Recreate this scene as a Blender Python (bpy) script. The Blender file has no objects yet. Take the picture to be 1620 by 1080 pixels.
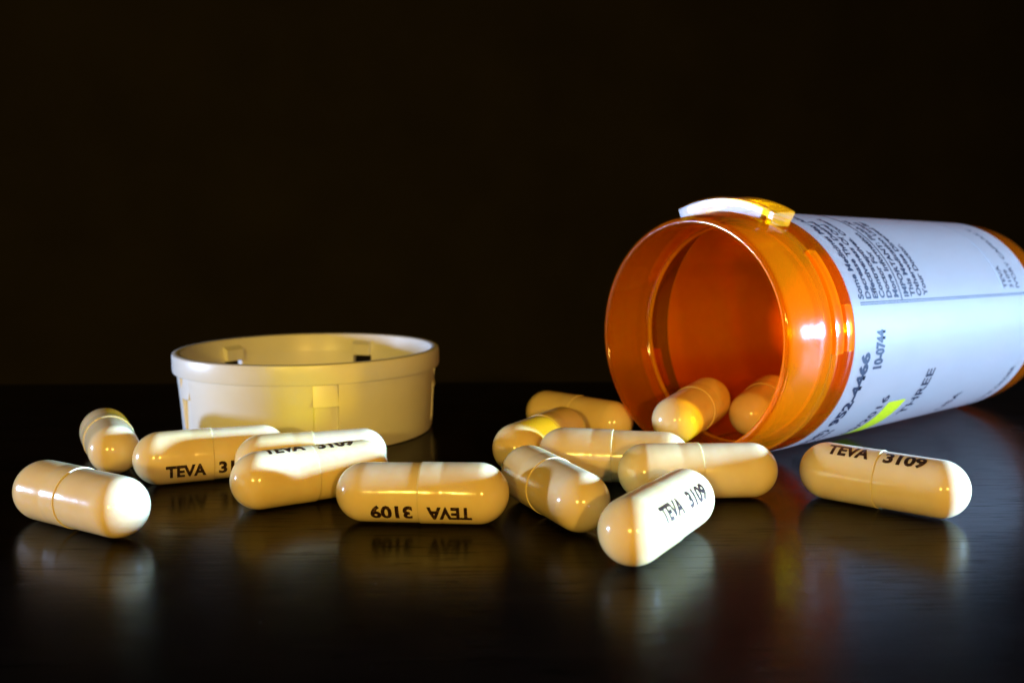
import bpy, bmesh, math, random
from mathutils import Vector, Matrix

random.seed(7)
SC = bpy.context.scene
COL = SC.collection
S = 0.001                      # everything below is written in millimetres
rad = math.radians

# ------------------------------------------------------------------ camera
F_PX, CAM_H, PITCH, ROLL = 1557.1, 37.16, rad(6.83), rad(-0.26)
cam_data = bpy.data.cameras.new('camera')
cam = bpy.data.objects.new('camera', cam_data)
COL.objects.link(cam)
SC.camera = cam
cam_data.sensor_width = 36.0
cam_data.lens = F_PX * 36.0 / 1620.0
cam_data.clip_start, cam_data.clip_end = 0.005, 20.0
fw = Vector((0, math.cos(PITCH), -math.sin(PITCH)))
up0 = Vector((0, math.sin(PITCH), math.cos(PITCH)))
rt0 = Vector((1, 0, 0))
rt = math.cos(ROLL) * rt0 + math.sin(ROLL) * up0
up = -math.sin(ROLL) * rt0 + math.cos(ROLL) * up0
M = Matrix((rt, up, -fw)).transposed().to_4x4()
M.translation = Vector((0, 0, CAM_H * S))
cam.matrix_world = M
cam_data.dof.use_dof = True
cam_data.dof.focus_distance = 0.130
cam_data.dof.aperture_fstop = 30.0
cam_data.dof.aperture_blades = 0

# ------------------------------------------------------------------ world, lamps, exposure
world = bpy.data.worlds.new('World')
SC.world = world
world.use_nodes = True
world.node_tree.nodes['Background'].inputs['Color'].default_value = (1.0, 0.62, 0.34, 1)
world.node_tree.nodes['Background'].inputs['Strength'].default_value = 0.003


def area_lamp(name, loc, target, power, col, sx, sy, spread=180):
    d = bpy.data.lights.new(name, 'AREA')
    d.shape, d.size, d.size_y = 'RECTANGLE', sx, sy
    d.energy, d.color = power, col
    d.spread = rad(spread)
    o = bpy.data.objects.new(name, d)
    COL.objects.link(o)
    o.location = loc
    o.rotation_euler = (Vector(target) - Vector(loc)).to_track_quat('-Z', 'Y').to_euler()
    return o


# cool white lamp low on the right: two stacked panes
area_lamp('cool_lamp', (0.66, 0.056, 0.040), (0.03, 0.118, 0.01), 2.9, (0.31, 0.57, 1.0), 0.050, 0.024, 70)
area_lamp('cool_lamp', (0.66, 0.056, 0.066), (0.03, 0.118, 0.01), 2.9, (0.31, 0.57, 1.0), 0.050, 0.024, 70)
# pale lavender lamp low on the left
area_lamp('pale_lamp', (-0.66, 0.15, 0.045), (0.0, 0.14, 0.01), 0.60, (0.48, 0.65, 1.0), 0.034, 0.040, 70)
# warm room lamp in front, left of the camera
area_lamp('warm_lamp', (-0.15, -0.48, 0.16), (0.0, 0.14, 0.01), 1.50, (1.0, 0.66, 0.105), 0.036, 0.022)
area_lamp('warm_lamp', (0.14, -0.51, 0.17), (0.0, 0.14, 0.01), 1.75, (1.0, 0.58, 0.095), 0.016, 0.016)

SC.view_settings.view_transform = 'Standard'
SC.view_settings.look = 'None'
SC.view_settings.exposure = 0.0
SC.view_settings.gamma = 1.0
SC.view_settings.use_curve_mapping = False
SC.cycles.max_bounces = 10
SC.cycles.transparent_max_bounces = 24
SC.cycles.sample_clamp_indirect = 4.0
SC.cycles.use_denoising = True


# ------------------------------------------------------------------ materials
def new_mat(name):
    m = bpy.data.materials.new(name)
    m.use_nodes = True
    return m, m.node_tree.nodes, m.node_tree.links, m.node_tree.nodes['Principled BSDF']


def noise(N, L, scale, mapping=None, detail=4.0, rough=0.55, coord='Object'):
    tc = N.new('ShaderNodeTexCoord')
    mp = N.new('ShaderNodeMapping')
    mp.inputs['Scale'].default_value = mapping or (1, 1, 1)
    L.new(tc.outputs[coord], mp.inputs['Vector'])
    n = N.new('ShaderNodeTexNoise')
    n.inputs['Scale'].default_value = scale
    n.inputs['Detail'].default_value = detail
    n.inputs['Roughness'].default_value = rough
    L.new(mp.outputs['Vector'], n.inputs['Vector'])
    return n


def ramp(N, L, src, stops):
    r = N.new('ShaderNodeValToRGB')
    e = r.color_ramp.elements
    e[0].position, e[0].color = stops[0][0], (*stops[0][1], 1)
    e[1].position, e[1].color = stops[1][0], (*stops[1][1], 1)
    for p, c in stops[2:]:
        k = e.new(p)
        k.color = (*c, 1)
    L.new(src, r.inputs['Fac'])
    return r


def bump(N, L, height, strength, dist, bsdf, prev=None):
    b = N.new('ShaderNodeBump')
    b.inputs['Strength'].default_value = strength
    b.inputs['Distance'].default_value = dist
    L.new(height, b.inputs['Height'])
    if prev:
        L.new(prev.outputs['Normal'], b.inputs['Normal'])
    L.new(b.outputs['Normal'], bsdf.inputs['Normal'])
    return b


def mat_gelatin():
    m, N, L, b = new_mat('ivory_gelatin')
    n = noise(N, L, 260.0, detail=2)
    c = ramp(N, L, n.outputs['Fac'], [(0.3, (0.84, 0.62, 0.30)), (0.7, (0.88, 0.68, 0.36))])
    oi = N.new('ShaderNodeObjectInfo')
    hs = N.new('ShaderNodeHueSaturation')
    mr = N.new('ShaderNodeMapRange')
    mr.inputs['To Min'].default_value = 0.90
    mr.inputs['To Max'].default_value = 1.12
    L.new(oi.outputs['Random'], mr.inputs['Value'])
    L.new(mr.outputs[0], hs.inputs['Saturation'])
    L.new(c.outputs['Color'], hs.inputs['Color'])
    L.new(hs.outputs['Color'], b.inputs['Base Color'])
    b.inputs['Roughness'].default_value = 0.16
    b.inputs['IOR'].default_value = 1.5
    b.inputs['Subsurface Weight'].default_value = 0.35
    b.inputs['Subsurface Radius'].default_value = (1.0, 0.55, 0.15)
    b.inputs['Subsurface Scale'].default_value = 0.0014
    n3 = noise(N, L, 190.0, detail=2)
    b3 = bump(N, L, n3.outputs['Fac'], 0.16, 0.0006, b)
    n2 = noise(N, L, 900.0, detail=3)
    bump(N, L, n2.outputs['Fac'], 0.12, 0.0001, b, b3)
    return m


def mat_cap():
    m, N, L, b = new_mat('white_polypropylene')
    n = noise(N, L, 120.0, detail=3)
    c = ramp(N, L, n.outputs['Fac'], [(0.3, (0.77, 0.77, 0.75)), (0.7, (0.82, 0.82, 0.80))])
    L.new(c.outputs['Color'], b.inputs['Base Color'])
    b.inputs['Roughness'].default_value = 0.32
    b.inputs['Subsurface Weight'].default_value = 0.12
    b.inputs['Subsurface Radius'].default_value = (1.0, 0.8, 0.6)
    b.inputs['Subsurface Scale'].default_value = 0.0008
    n2 = noise(N, L, 1500.0, detail=3)
    bump(N, L, n2.outputs['Fac'], 0.12, 0.0001, b)
    return m


def mat_amber(name='amber_plastic', tint=(0.98, 0.56, 0.010), body=(1.0, 0.30, 0.003), scat=0.11, gloss=0.045, rough=0.09):
    """thin-walled amber plastic: tinted see-through, some light scattered in the wall, a glossy skin"""
    m, N, L, b = new_mat(name)
    N.remove(b)
    out = N['Material Output']
    tr = N.new('ShaderNodeBsdfTransparent')
    tr.inputs['Color'].default_value = (*tint, 1)
    df = N.new('ShaderNodeBsdfDiffuse')
    df.inputs['Color'].default_value = (*body, 1)
    tl = N.new('ShaderNodeBsdfTranslucent')
    tl.inputs['Color'].default_value = (body[0], body[1] * 0.42, body[2], 1)
    mx0 = N.new('ShaderNodeMixShader')
    mx0.inputs['Fac'].default_value = 0.55
    L.new(df.outputs[0], mx0.inputs[1])
    L.new(tl.outputs[0], mx0.inputs[2])
    mx1 = N.new('ShaderNodeMixShader')
    mx1.inputs['Fac'].default_value = scat
    L.new(tr.outputs[0], mx1.inputs[1])
    L.new(mx0.outputs[0], mx1.inputs[2])
    gl = N.new('ShaderNodeBsdfGlossy')
    gl.inputs['Roughness'].default_value = rough
    lw = N.new('ShaderNodeLayerWeight')
    lw.inputs['Blend'].default_value = 0.5
    pw = N.new('ShaderNodeMath')
    pw.operation = 'POWER'
    pw.inputs[1].default_value = 4.0
    L.new(lw.outputs['Facing'], pw.inputs[0])
    ma = N.new('ShaderNodeMath')
    ma.operation = 'MULTIPLY_ADD'
    ma.inputs[1].default_value = 0.85
    ma.inputs[2].default_value = gloss
    L.new(pw.outputs[0], ma.inputs[0])
    mx2 = N.new('ShaderNodeMixShader')
    L.new(ma.outputs[0], mx2.inputs['Fac'])
    L.new(mx1.outputs[0], mx2.inputs[1])
    L.new(gl.outputs[0], mx2.inputs[2])
    n = noise(N, L, 420.0, detail=3)
    bp = N.new('ShaderNodeBump')
    bp.inputs['Strength'].default_value = 0.12
    bp.inputs['Distance'].default_value = 0.0002
    L.new(n.outputs['Fac'], bp.inputs['Height'])
    L.new(bp.outputs['Normal'], gl.inputs['Normal'])
    L.new(mx2.outputs[0], out.inputs['Surface'])
    return m


def mat_paper():
    m, N, L, b = new_mat('label_paper')
    out = N['Material Output']
    n = noise(N, L, 700.0, detail=5)
    c = ramp(N, L, n.outputs['Fac'], [(0.3, (0.155, 0.145, 0.135)), (0.7, (0.175, 0.165, 0.155))])
    L.new(c.outputs['Color'], b.inputs['Base Color'])
    b.inputs['Roughness'].default_value = 0.45
    bw = bump(N, L, n.outputs['Fac'], 0.08, 0.0001, b)
    nw = noise(N, L, 70.0, (1, 1, 0.45), detail=2)
    bump(N, L, nw.outputs['Fac'], 0.22, 0.0012, b, bw)
    tl = N.new('ShaderNodeBsdfTranslucent')
    tl.inputs['Color'].default_value = (0.66, 0.64, 0.62, 1)
    mx = N.new('ShaderNodeMixShader')
    mx.inputs['Fac'].default_value = 0.66
    L.new(b.outputs[0], mx.inputs[1])
    L.new(tl.outputs[0], mx.inputs[2])
    L.new(mx.outputs[0], out.inputs['Surface'])
    return m


def mat_backing():
    m, N, L, b = new_mat('label_adhesive_back')
    out = N['Material Output']
    n = noise(N, L, 300.0, detail=4)
    c = ramp(N, L, n.outputs['Fac'], [(0.3, (0.78, 0.77, 0.74)), (0.7, (0.86, 0.85, 0.83))])
    L.new(c.outputs['Color'], b.inputs['Base Color'])
    b.inputs['Roughness'].default_value = 0.6
    tl = N.new('ShaderNodeBsdfTranslucent')
    L.new(c.outputs['Color'], tl.inputs['Color'])
    mx = N.new('ShaderNodeMixShader')
    mx.inputs['Fac'].default_value = 0.5
    L.new(b.outputs[0], mx.inputs[1])
    L.new(tl.outputs[0], mx.inputs[2])
    L.new(mx.outputs[0], out.inputs['Surface'])
    return m


def mat_plain(name, col, rough=0.6):
    m, N, L, b = new_mat(name)
    n = noise(N, L, 2500.0, detail=3)
    c = ramp(N, L, n.outputs['Fac'], [(0.3, tuple(v * 0.8 for v in col)), (0.7, tuple(min(1, v * 1.15) for v in col))])
    L.new(c.outputs['Color'], b.inputs['Base Color'])
    b.inputs['Roughness'].default_value = rough
    b.inputs['Specular IOR Level'].default_value = 0.15
    return m


def mat_table():
    m, N, L, b = new_mat('dark_stained_wood')
    broad = noise(N, L, 1.0, (9, 130, 130), detail=6, rough=0.6)
    c = ramp(N, L, broad.outputs['Fac'], [(0.30, (0.0020, 0.0012, 0.0009)), (0.72, (0.006, 0.0034, 0.0022))])
    pores = noise(N, L, 1.0, (110, 2100, 2100), detail=3, rough=0.6)
    pr = ramp(N, L, pores.outputs['Fac'], [(0.36, (0, 0, 0)), (0.46, (1, 1, 1))])
    mul = N.new('ShaderNodeMixRGB')
    mul.blend_type = 'MULTIPLY'
    mul.inputs['Fac'].default_value = 0.7
    L.new(c.outputs['Color'], mul.inputs['Color1'])
    L.new(pr.outputs['Color'], mul.inputs['Color2'])
    vor = N.new('ShaderNodeTexVoronoi')
    vor.inputs['Scale'].default_value = 420.0
    tcv = N.new('ShaderNodeTexCoord')
    L.new(tcv.outputs['Object'], vor.inputs['Vector'])
    sz = N.new('ShaderNodeMath')                       # a speck only in the few cells whose random value is high
    sz.operation = 'GREATER_THAN'
    sep = N.new('ShaderNodeSeparateColor')
    L.new(vor.outputs['Color'], sep.inputs['Color'])
    L.new(sep.outputs['Red'], sz.inputs[0])
    sz.inputs[1].default_value = 0.97
    dot = N.new('ShaderNodeMath')
    dot.operation = 'LESS_THAN'
    L.new(vor.outputs['Distance'], dot.inputs[0])
    dot.inputs[1].default_value = 0.04
    dm = N.new('ShaderNodeMath')
    dm.operation = 'MULTIPLY'
    L.new(sz.outputs[0], dm.inputs[0])
    L.new(dot.outputs[0], dm.inputs[1])
    dust = N.new('ShaderNodeMixRGB')
    L.new(dm.outputs[0], dust.inputs['Fac'])
    L.new(mul.outputs['Color'], dust.inputs['Color1'])
    dust.inputs['Color2'].default_value = (0.06, 0.05, 0.045, 1)
    L.new(dust.outputs['Color'], b.inputs['Base Color'])
    smudge = noise(N, L, 14.0, detail=5, rough=0.65)
    rr = ramp(N, L, smudge.outputs['Fac'], [(0.35, (0.16, 0.16, 0.16)), (0.70, (0.30, 0.30, 0.30))])
    L.new(rr.outputs['Color'], b.inputs['Roughness'])
    b.inputs['IOR'].default_value = 1.34
    sp = N.new('ShaderNodeMath')
    sp.operation = 'MULTIPLY_ADD'
    sp.inputs[1].default_value = 0.07
    sp.inputs[2].default_value = 0.04
    L.new(pr.outputs['Color'], sp.inputs[0])
    L.new(sp.outputs[0], b.inputs['Specular IOR Level'])
    b1 = bump(N, L, pr.outputs['Color'], 0.15, 0.00003, b)
    grain = noise(N, L, 1.0, (40, 700, 700), detail=4)
    bump(N, L, grain.outputs['Fac'], 0.07, 0.00005, b, b1)
    return m


def mat_wall():
    m, N, L, b = new_mat('dark_brown_wall')
    n = noise(N, L, 9.0, detail=5)
    c = ramp(N, L, n.outputs['Fac'], [(0.3, (0.050, 0.043, 0.036)), (0.7, (0.064, 0.055, 0.046))])
    L.new(c.outputs['Color'], b.inputs['Base Color'])
    b.inputs['Roughness'].default_value = 0.9
    b.inputs['Specular IOR Level'].default_value = 0.1
    return m


GEL, CAPW, AMBER, PAPER = mat_gelatin(), mat_cap(), mat_amber(), mat_paper()
NECK = mat_amber('amber_plastic_thick_neck', (0.98, 0.76, 0.010), (1.0, 0.31, 0.002), 0.31)
EDGE = mat_amber('amber_edge_painted_glow', (0.98, 0.70, 0.012), (1.0, 0.55, 0.010), 0.70)  # lamp light refracted in the inner ledge, painted as a brighter yellow
INK = mat_plain('dark_ink', (0.008, 0.007, 0.014), 0.6)
def mat_capsule_ink():
    m, N, L, b = new_mat('capsule_ink')
    n = noise(N, L, 2600.0, detail=4, rough=0.7)
    c = ramp(N, L, n.outputs['Fac'], [(0.36, (0.16, 0.08, 0.03)), (0.46, (0.022, 0.009, 0.005))])
    L.new(c.outputs['Color'], b.inputs['Base Color'])
    b.inputs['Roughness'].default_value = 0.35
    return m


INKC = mat_capsule_ink()
GREY = mat_plain('grey_ink', (0.30, 0.31, 0.34), 0.6)
RULE = mat_plain('rule_ink', (0.022, 0.025, 0.035), 0.6)
LIME = mat_plain('highlighter', (0.30, 0.29, 0.003), 0.5)


# ------------------------------------------------------------------ mesh helpers
def link(name, me, mat, parent=None):
    o = bpy.data.objects.new(name, me)
    COL.objects.link(o)
    if mat:
        me.materials.clear()
        me.materials.append(mat)
    if parent:
        o.parent = parent
    return o


def bm_mesh(name, bm, smooth=40, recalc=True):
    if recalc:
        bmesh.ops.recalc_face_normals(bm, faces=bm.faces)
    me = bpy.data.meshes.new(name)
    bm.to_mesh(me)
    bm.free()
    if smooth:
        for p in me.polygons:
            p.use_smooth = True
        me.set_sharp_from_angle(angle=rad(smooth))
    return me


def lathe_x(profile, segs=64):
    """revolve (x, r) about the local x axis; r == 0 closes the end"""
    bm = bmesh.new()
    rings = []
    for x, r in profile:
        if r < 1e-6:
            rings.append([bm.verts.new((x * S, 0, 0))])
        else:
            rings.append([bm.verts.new((x * S, r * S * math.cos(2 * math.pi * k / segs), r * S * math.sin(2 * math.pi * k / segs))) for k in range(segs)])
    for a, b in zip(rings, rings[1:]):
        for k in range(segs):
            k2 = (k + 1) % segs
            if len(a) == 1 and len(b) == 1:
                continue
            if len(a) == 1:
                bm.faces.new((a[0], b[k], b[k2]))
            elif len(b) == 1:
                bm.faces.new((a[k], b[0], a[k2]))
            else:
                bm.faces.new((a[k], b[k], b[k2], a[k2]))
    return bm


def sweep(bm, poly, a0, a1, n, place, caps=True, closed=False):
    """sweep a closed cross-section polygon (list of (r, z)) through angles a0..a1; place(r, z, a) -> point"""
    rings = []
    cnt = n if closed else n + 1
    for i in range(cnt):
        a = a0 + (a1 - a0) * i / n
        rings.append([bm.verts.new(place(r, z, a)) for r, z in poly])
    m = len(poly)
    for i in range(n):
        A, B = rings[i], rings[(i + 1) % cnt]
        for k in range(m):
            k2 = (k + 1) % m
            bm.faces.new((A[k], A[k2], B[k2], B[k]))
    if caps and not closed:
        bm.faces.new(rings[0])
        bm.faces.new(list(reversed(rings[-1])))


_textobj = []


def text_points(body, bold=0.0, maxedge=0.12, narrow=1.0):
    """flat text as a triangle bmesh, scaled so that capital height is 1, left edge at x = 0"""
    cu = bpy.data.curves.new('txt', 'FONT')
    cu.body = body
    cu.offset = bold
    cu.resolution_u = 3
    ob = bpy.data.objects.new('txt', cu)
    COL.objects.link(ob)
    dg = bpy.context.evaluated_depsgraph_get()
    dg.update()
    me = bpy.data.meshes.new_from_object(ob.evaluated_get(dg))
    bm = bmesh.new()
    bm.from_mesh(me)
    bpy.data.meshes.remove(me)
    bpy.data.objects.remove(ob)
    bpy.data.curves.remove(cu)
    bmesh.ops.remove_doubles(bm, verts=bm.verts, dist=1e-5)
    x0 = min(v.co.x for v in bm.verts)
    for v in bm.verts:
        v.co.x = (v.co.x - x0) / 0.73 * narrow
        v.co.y /= 0.73
    bmesh.ops.triangulate(bm, faces=bm.faces)
    for _ in range(5):
        es = [e for e in bm.edges if (e.verts[0].co - e.verts[1].co).length > maxedge * 2]
        if not es:
            break
        bmesh.ops.subdivide_edges(bm, edges=es, cuts=1)
        bmesh.ops.triangulate(bm, faces=[f for f in bm.faces if len(f.verts) > 3])
    return bm


def empty(name, mat4, label=None, cat=None, group=None):
    o = bpy.data.objects.new(name, None)
    COL.objects.link(o)
    o.empty_display_size = 0.004
    o.matrix_world = mat4
    if label:
        o['label'] = label
    if cat:
        o['category'] = cat
    if group:
        o['group'] = group
    return o


# ------------------------------------------------------------------ table and wall
def box(bm, x0, x1, y0, y1, z0, z1):
    v = [bm.verts.new((x * S, y * S, z * S)) for x in (x0, x1) for y in (y0, y1) for z in (z0, z1)]
    for f in ((0, 1, 3, 2), (4, 6, 7, 5), (0, 4, 5, 1), (2, 3, 7, 6), (0, 2, 6, 4), (1, 5, 7, 3)):
        bm.faces.new([v[i] for i in f])


bm = bmesh.new()
box(bm, -450, 450, -60, 229.6, -24, 0)
t = link('table_top', bm_mesh('table_top', bm, 0), mat_table())
t['kind'] = 'structure'
t['label'] = 'glossy black-brown stained wood table top with fine grain'
bm = bmesh.new()
box(bm, -2200, 2200, 1300, 1360, -700, 1700)
w = link('wall', bm_mesh('wall', bm, 0), mat_wall())
w.rotation_euler.z = rad(14)
w['kind'] = 'structure'
w['label'] = 'dim dark brown wall behind the table'

# ------------------------------------------------------------------ pill bottle
C1 = Vector((26.902, 150.212, 19.612)) * S
D = Vector((0.77879584, 0.6270776, -0.01583452)).normalized()
side = D.cross(Vector((0, 0, 1))).normalized()        # towards the camera side
BM = Matrix((side, D.cross(side), D)).transposed().to_4x4()
BM.translation = C1
bottle = empty('pill_bottle', BM, 'orange see-through pill bottle lying open on its side with a white printed label', 'pill bottle')
T1, T2, RB1, RB2 = 14.9, 77.0, 19.38, 18.40


def r_body(tt):
    return RB1 + (RB2 - RB1) * (tt - T1) / (T2 - T1)


def bp(r, tt, phi):
    """a point of the bottle: radius, distance from the mouth, angle above the camera-side horizontal"""
    return Vector((r * math.cos(phi), -r * math.sin(phi), tt)) * S


def bplace(r, z, a):
    return bp(r, z, a)


WALL = 1.15
outer = [(17.75, 0.0), (18.05, 0.06), (18.32, 0.22), (18.46, 0.5), (18.58, 0.9), (18.90, 3.2), (19.30, 6.0), (19.42, 6.8), (19.46, 7.6), (19.46, 8.8), (19.30, 9.3), (18.85, 9.7),
         (18.80, 11.6), (18.95, 12.0), (19.10, 12.6)] + [(r_body(q), q) for q in (13.2, 14.9, 25, 40, 55, 70, 77, 82)] + [(18.0, 84.2), (17.4, 84.9), (16.4, 85.2), (0.0, 85.2)]
inner = [(0.0, 83.9), (16.0, 83.9), (16.8, 83.2), (r_body(82) - WALL, 81.5), (r_body(60) - WALL, 60), (r_body(30) - WALL, 30), (r_body(14) - WALL, 14.0), (r_body(14) - WALL - .05, 11.6),
         (17.8, 10.75), (17.3, 10.65), (17.12, 10.4), (17.12, 10.0), (17.3, 9.7), (17.6, 9.5), (17.55, 5.0), (17.36, 1.4), (17.34, 0.6), (17.40, 0.25), (17.52, 0.06)]
prof = outer + inner
bm = bmesh.new()
SEG = 144
rings = []
for r, q in prof:
    if r == 0:
        rings.append([bm.verts.new(bp(0, q, 0))])
    else:
        rings.append([bm.verts.new(bp(r, q, 2 * math.pi * k / SEG)) for k in range(SEG)])
pairs = list(zip(rings, rings[1:])) + [(rings[-1], rings[0])]
for a, b in pairs:
    if len(a) == 1 and len(b) == 1:
        continue
    for k in range(SEG):
        k2 = (k + 1) % SEG
        if len(b) == 1:
            bm.faces.new((a[k], a[k2], b[0]))
        elif len(a) == 1:
            bm.faces.new((a[0], b[k2], b[k]))
        else:
            bm.faces.new((a[k], a[k2], b[k2], b[k]))
vial = link('vial', bm_mesh('vial', bm, 50), AMBER, bottle)
vial.data.materials.append(NECK)
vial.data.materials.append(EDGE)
for p in vial.data.polygons:
    if p.center.z < 10.7 * S:
        p.material_index = 1
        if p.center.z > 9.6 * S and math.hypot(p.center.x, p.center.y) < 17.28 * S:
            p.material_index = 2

# raised pads and lugs round the neck
for k in range(3):
    off = rad((0, 112, 196)[k])
    bm = bmesh.new()
    sweep(bm, [(18.75, 9.75), (19.55, 9.85), (19.62, 10.2), (19.55, 11.9), (18.75, 12.3)], rad(-4) + off, rad(44) + off, 30, bplace)
    link('thread_pad', bm_mesh('thread_pad', bm, 35), NECK, bottle)
    bm = bmesh.new()
    sweep(bm, [(19.0, 12.42), (19.72, 12.5), (19.78, 12.8), (19.72, 14.3), (19.2, 14.55)], rad(-3) + off, rad(17) + off, 14, bplace)
    link('lug', bm_mesh('lug', bm, 35), NECK, bottle)

# push tab on the top of the neck: an upright plate in front and the lever running back from it
tab_mat = mat_amber('amber_tab', (0.98, 0.74, 0.16), (1.0, 0.55, 0.10), 0.04, 0.026, 0.26)
lever_mat = mat_amber('amber_lever', (0.99, 0.82, 0.03), (1.0, 0.58, 0.01), 0.30, 0.04, 0.12)
bm = bmesh.new()
sweep(bm, [(19.3, 6.8), (21.4, 6.7), (21.65, 6.9), (21.65, 7.3), (21.4, 7.55), (19.3, 7.7)], rad(67), rad(113), 36, bplace)
tab = link('push_tab', bm_mesh('push_tab', bm, 35), tab_mat, bottle)
bm = bmesh.new()
sweep(bm, [(20.35, 7.62), (21.35, 7.62), (21.55, 9.5), (21.75, 12.2), (21.5, 12.6), (20.4, 12.6)], rad(63), rad(110), 36, bplace)
link('lever', bm_mesh('lever', bm, 35), lever_mat, tab)
bm = bmesh.new()
sweep(bm, [(19.32, 7.75), (20.33, 7.75), (20.38, 12.5), (19.15, 12.5)], rad(63), rad(66), 4, bplace)
link('tab_foot', bm_mesh('tab_foot', bm, 35), lever_mat, tab)

# label: a thin wrapped sheet
bm = bmesh.new()
sheet = []
nt = 12
for i in range(nt + 1):
    q = T1 + (T2 - T1) * i / nt
    sheet.append((r_body(q) + 0.14, q))
for i in range(nt, -1, -1):
    q = T1 + (T2 - T1) * i / nt
    sheet.append((r_body(q) + 0.04, q))
sweep(bm, sheet, rad(-95), rad(250), 160, lambda r, z, a: bp(r, z + 2.2 * (T2 - z) / (T2 - T1) * max(0.0, -math.cos(a)), a))
label = link('label', bm_mesh('label', bm, 40), PAPER, bottle)
label.data.materials.append(mat_backing())
for p in label.data.polygons:
    if math.hypot(p.center.x, p.center.y) < (r_body(p.center.z / S) + 0.07) * S:
        p.material_index = 1

LBL_OFF = 0.165


def label_text(body, t_c, phi0, height, width=None, bold=0.0, mat=None, narrow=1.0, end=False):
    """print a line round the label: t_c = middle of the line, phi0 = where it starts (or ends), reading upwards"""
    b = text_points(body, bold, 0.35)
    w = max(v.co.x for v in b.verts)
    sx = (width / w) if width else height * narrow
    for v in b.verts:
        arc = v.co.x * sx
        if end:
            arc -= w * sx
        q = t_c + height / 2 - v.co.y * height
        r = r_body(q) + LBL_OFF
        v.co = bp(r, q, rad(phi0) + arc / r)
    me = bm_mesh('lettering', b, 0, recalc=False)
    return link('lettering', me, mat or INK, label)


for i, s_ in enumerate(['Some Medicines May Also', 'Decrease The Desired', 'Effectiveness Of Oral', 'Contraceptives. Contact', 'Doctor For', 'More Information']):
    label_text(s_, 17.75 + 2.02 * i, 19.0, 1.42, bold=0.032, narrow=0.92)
for i, s_ in enumerate(['IMPORTANT: Finish All', 'This Medication Unless', 'Otherwise Directed By', 'Your Doctor.']):
    label_text(s_, 30.95 + 2.03 * i, 19.0, 1.42, bold=0.032, narrow=0.92)
for i, (s_, q) in enumerate([('TEVA', 66.2), ('3109', 68.6), ('IVORY CAPSULE T', 71.0)]):
    label_text(s_, q, 20.5, 1.45, bold=0.015, narrow=0.95, mat=GREY if i > 5 else INK)
label_text('952-4466', 18.2, -4.8, 2.25, width=13.6, bold=0.050, end=True)
label_text('(808)', 18.2, -48.0, 2.1, width=7.0, bold=0.02, end=True)
label_text('min', 20.9, -50.0, 1.5, width=4.4, bold=0.02, end=True)
label_text('10-0744', 22.0, -13.2, 2.3, width=6.1, bold=0.055)
label_text('10/2016', 29.3, -29.6, 2.0, width=11.0, bold=0.02, end=True)
label_text('THREE', 40.1, -17.9, 2.5, width=10.2, bold=0.020, end=True)
label_text('USA', 57.4, -39.0, 2.0, width=6.0, bold=0.02, end=True)
label_text('PHONE ORDER', 73.3, -26.4, 1.5, width=12.2, bold=0.01, end=True)


def label_patch(name, q0, q1, p0, p1, mat, off=LBL_OFF, n=40):
    b = bmesh.new()
    sweep(b, [(r_body(q0) + off - 0.02, q0), (r_body(q0) + off, q0), (r_body(q1) + off, q1), (r_body(q1) + off - 0.02, q1)], rad(p0), rad(p1), n, bplace)
    return link(name, bm_mesh(name, b, 40), mat, label)


label_patch('rule', 17.2, 76.6, 17.2, 17.68, RULE, n=2)
label_patch('rule', 17.2, 76.6, 16.3, 16.72, RULE, n=2)
label_patch('rule', 29.15, 29.27, 17.7, 100, RULE)
label_patch('rule', 29.45, 29.57, 17.7, 100, RULE)
label_patch('rule', 64.6, 64.72, 17.7, 100, GREY)
label_patch('highlighter_stripe', 31.4, 36.8, -75, -35.0, LIME, off=0.157)

# ------------------------------------------------------------------ bottle cap lying open side up
CX, CY, RC, HC, HB, RBASE = -37.07, 177.86, 23.67, 14.98, 3.41, 22.2
cap = empty('bottle_cap', Matrix.Translation(Vector((CX, CY, 0)) * S), 'round white plastic bottle cap lying open side up behind the capsules', 'bottle cap')


def cplace(r, z, a):
    return Vector((r * math.sin(a), -r * math.cos(a), z)) * S


STN = [18, 90, 162, 234, 306]
HW = 5.3
RIN = 21.3
bm = bmesh.new()
sweep(bm, [(RC - 0.5, 11.57), (RC - 0.12, 11.66), (RC, 12.0), (RC, 14.5), (RC - 0.1, 14.83), (RC - 0.35, 14.98), (22.55, 14.98), (22.3, 14.85), (22.2, 14.55), (21.62, 11.57)], 0, 2 * math.pi, 200, cplace, closed=True)
link('rim_band', bm_mesh('rim_band', bm, 35), CAPW, cap)
bm = bmesh.new()
sk = [(RBASE - 0.6, 0.0), (RBASE - 0.2, 0.15), (RBASE, 0.6), (22.5, 6.0), (22.95, 11.62), (21.6, 11.62), (RIN - 0.2, 6), (RIN - 0.4, 1.35)]
for i, s_ in enumerate(STN):
    sweep(bm, sk, rad(s_ + HW), rad(s_ + 72 - HW), 52, cplace)
    if s_ not in (162, 234):
        sweep(bm, [(RIN - 0.45, 1.68), (RBASE - 0.35, 1.68), (21.85, 7.85), (RIN - 0.15, 7.85)], rad(s_ - HW), rad(s_ + HW), 6, cplace, caps=False)
    lo = [(RBASE - 0.6, 0.0), (RBASE - 0.2, 0.15), (RBASE, 0.6), (RBASE + 0.05, 1.7), (RIN - 0.4, 1.7), (RIN - 0.4, 1.35)]
    sweep(bm, lo, rad(s_ - HW), rad(s_ + HW), 6, cplace, caps=False)
link('skirt', bm_mesh('skirt', bm, 35), CAPW, cap)
bm = bmesh.new()
sweep(bm, [(0.01, 0.02), (RBASE - 0.62, 0.02), (RIN - 0.3, 1.34), (0.01, 1.34)], 0, 2 * math.pi, 96, cplace, closed=True)
link('base_disc', bm_mesh('base_disc', bm, 35), CAPW, cap)
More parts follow.
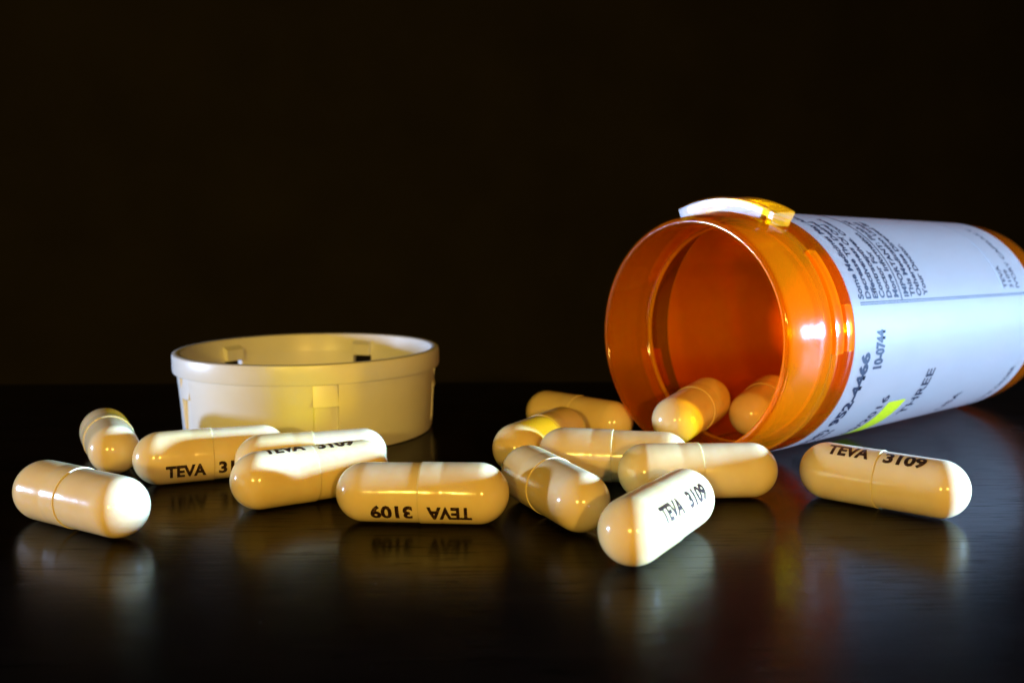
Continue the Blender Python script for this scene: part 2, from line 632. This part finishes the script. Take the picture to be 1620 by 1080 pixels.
for s_ in STN:
    bm = bmesh.new()
    if s_ in (162, 234):
        pl = [(21.95, 13.7), (22.45, 11.6), (22.65, 10.9), (20.65, 10.9), (20.8, 13.0)]
    else:
        pl = [(21.95, 13.7), (22.45, 11.6), (22.95, 7.95), (22.5, 7.9), (22.15, 10.2), (20.6, 10.3), (20.8, 13.0)]
    sweep(bm, pl, rad(s_ - HW + 0.12), rad(s_ + HW - 0.12), 6, cplace)
    link('latch', bm_mesh('latch', bm, 30), CAPW, cap)

# ------------------------------------------------------------------ capsules
CL, CR, BR = 22.0, 3.83, 3.72


def hemi(x_end, x_c, r, n=14, sgn=1):
    out = []
    for i in range(n + 1):
        a = math.pi / 2 * i / n
        out.append((x_c + sgn * (x_end * 1.0) * math.cos(a) if False else x_c - sgn * abs(x_end - x_c) * math.cos(a), r * math.sin(a)))
    return out


cap_prof = hemi(-11.0, -11.0 + CR, CR, 16, 1)
cap_prof += [(-6.2, CR), (-3.15, CR - 0.005), (-2.85, CR - 0.03), (-2.55, CR - 0.005), (-0.22, CR), (-0.10, CR), (-0.04, CR - 0.015), (-0.02, CR - 0.05), (-0.02, BR - 0.03)]
body_prof = [(-1.2, BR - 0.06), (-0.10, BR), (2.0, BR), (6.8, BR - 0.02)]
body_prof += [(x, r) for x, r in reversed([(11.0 - (BR - .02) + (BR - .02) * math.cos(a), (BR - .02) * math.sin(a)) for a in [math.pi / 2 * i / 16 for i in range(16)]])]
ME_CAP = bm_mesh('cap_half', lathe_x(cap_prof, 72), 30)
ME_BODY = bm_mesh('body_half', lathe_x(body_prof, 72), 30)


def capsule_text(body, x0, width, r, height):
    b = text_points(body, 0.042, 0.07)
    w = max(v.co.x for v in b.verts)
    for v in b.verts:
        a = (v.co.y - 0.5) * height / r
        v.co = Vector((x0 + v.co.x * width / w, r * math.sin(a), r * math.cos(a))) * S
    return bm_mesh('lettering', b, 0, recalc=False)


ME_T1 = capsule_text('TEVA', -6.65, 5.5, CR + 0.012, 1.95)
ME_T2 = capsule_text('3109', 0.85, 5.2, BR + 0.012, 1.95)

# name: x, y, z, yaw, pitch (degrees, towards the body half), roll of the print, label
CAPS = [
    (-53.22, 118.16, 3.83, -31.9, 0, 200, 'ivory capsule at the far left front, its right end lit white'),
    (-11.41, 120.08, 3.83, 176.1, 0, -118, 'ivory capsule front centre with upside-down 3109 TEVA print'),
    (5.14, 122.45, 3.83, -66.1, 0, 170, 'ivory capsule pointing at the viewer, left of the brightly lit printed one'),
    (25.19, 130.23, 3.83, 3.4, 0, 190, 'ivory capsule lying crosswise directly under the mouth of the orange bottle'),
    (16.90, 110.34, 3.83, 57.8, 0, 58, 'nearest capsule, one side lit bright white with small TEVA 3109 print'),
    (48.19, 125.33, 3.83, -40.4, 0, 24, 'ivory capsule alone at the right in front of the label, TEVA 3109 along its top'),
    (-27.06, 129.98, 3.83, 30.2, 0, 4, 'front one of two capsules side by side before the white cap, print along its top'),
    (-63.10, 151.18, 3.83, -62.7, 0, 180, 'ivory capsule at the back left, seen end-on, left of the white cap'),
    (-44.09, 141.60, 3.83, 21.8, 0, 111, 'ivory capsule against the left of the white cap, TEVA readable on its side'),
    (14.55, 139.10, 3.83, -10.7, 0, 175, 'ivory capsule lying level in the pile, half behind the one under the bottle mouth'),
    (-28.75, 139.05, 3.83, 19.2, 0, 185, 'rear one of two capsules side by side, touching the front of the white cap'),
    (11.49, 167.64, 3.83, -42.9, 0, 180, 'hindmost capsule of the pile, its right end hidden behind the bottle rim'),
    (4.40, 150.60, 3.83, 239.1, 0, 180, 'ivory capsule at the left edge of the pile, slanting back from the viewer'),
    (29.12, 156.66, 7.17, 239.7, -3.2, 180, 'capsule in the bottle mouth at the left, glowing yellow'),
    (42.90, 166.60, 6.05, 242.4, -2.6, 180, 'capsule deeper inside the bottle at the right, half hidden by the rim'),
]
GROUP = 'ivory capsules spilled from the bottle'
for x, y, z, yaw, pit, roll, lab in CAPS:
    m4 = Matrix.Translation(Vector((x, y, z)) * S) @ Matrix.Rotation(rad(yaw), 4, 'Z') @ Matrix.Rotation(rad(-pit), 4, 'Y') @ Matrix.Rotation(rad(roll), 4, 'X')
    c = empty('capsule', m4, lab, 'capsule', GROUP)
    link('cap_half', ME_CAP, GEL, c)
    fit = random.uniform(-0.30, 0.22) * S            # how far each body is pushed into its cap
    link('body_half', ME_BODY, GEL, c).location.x = fit
    link('lettering', ME_T1, INKC, c)
    link('lettering', ME_T2, INKC, c).location.x = fit
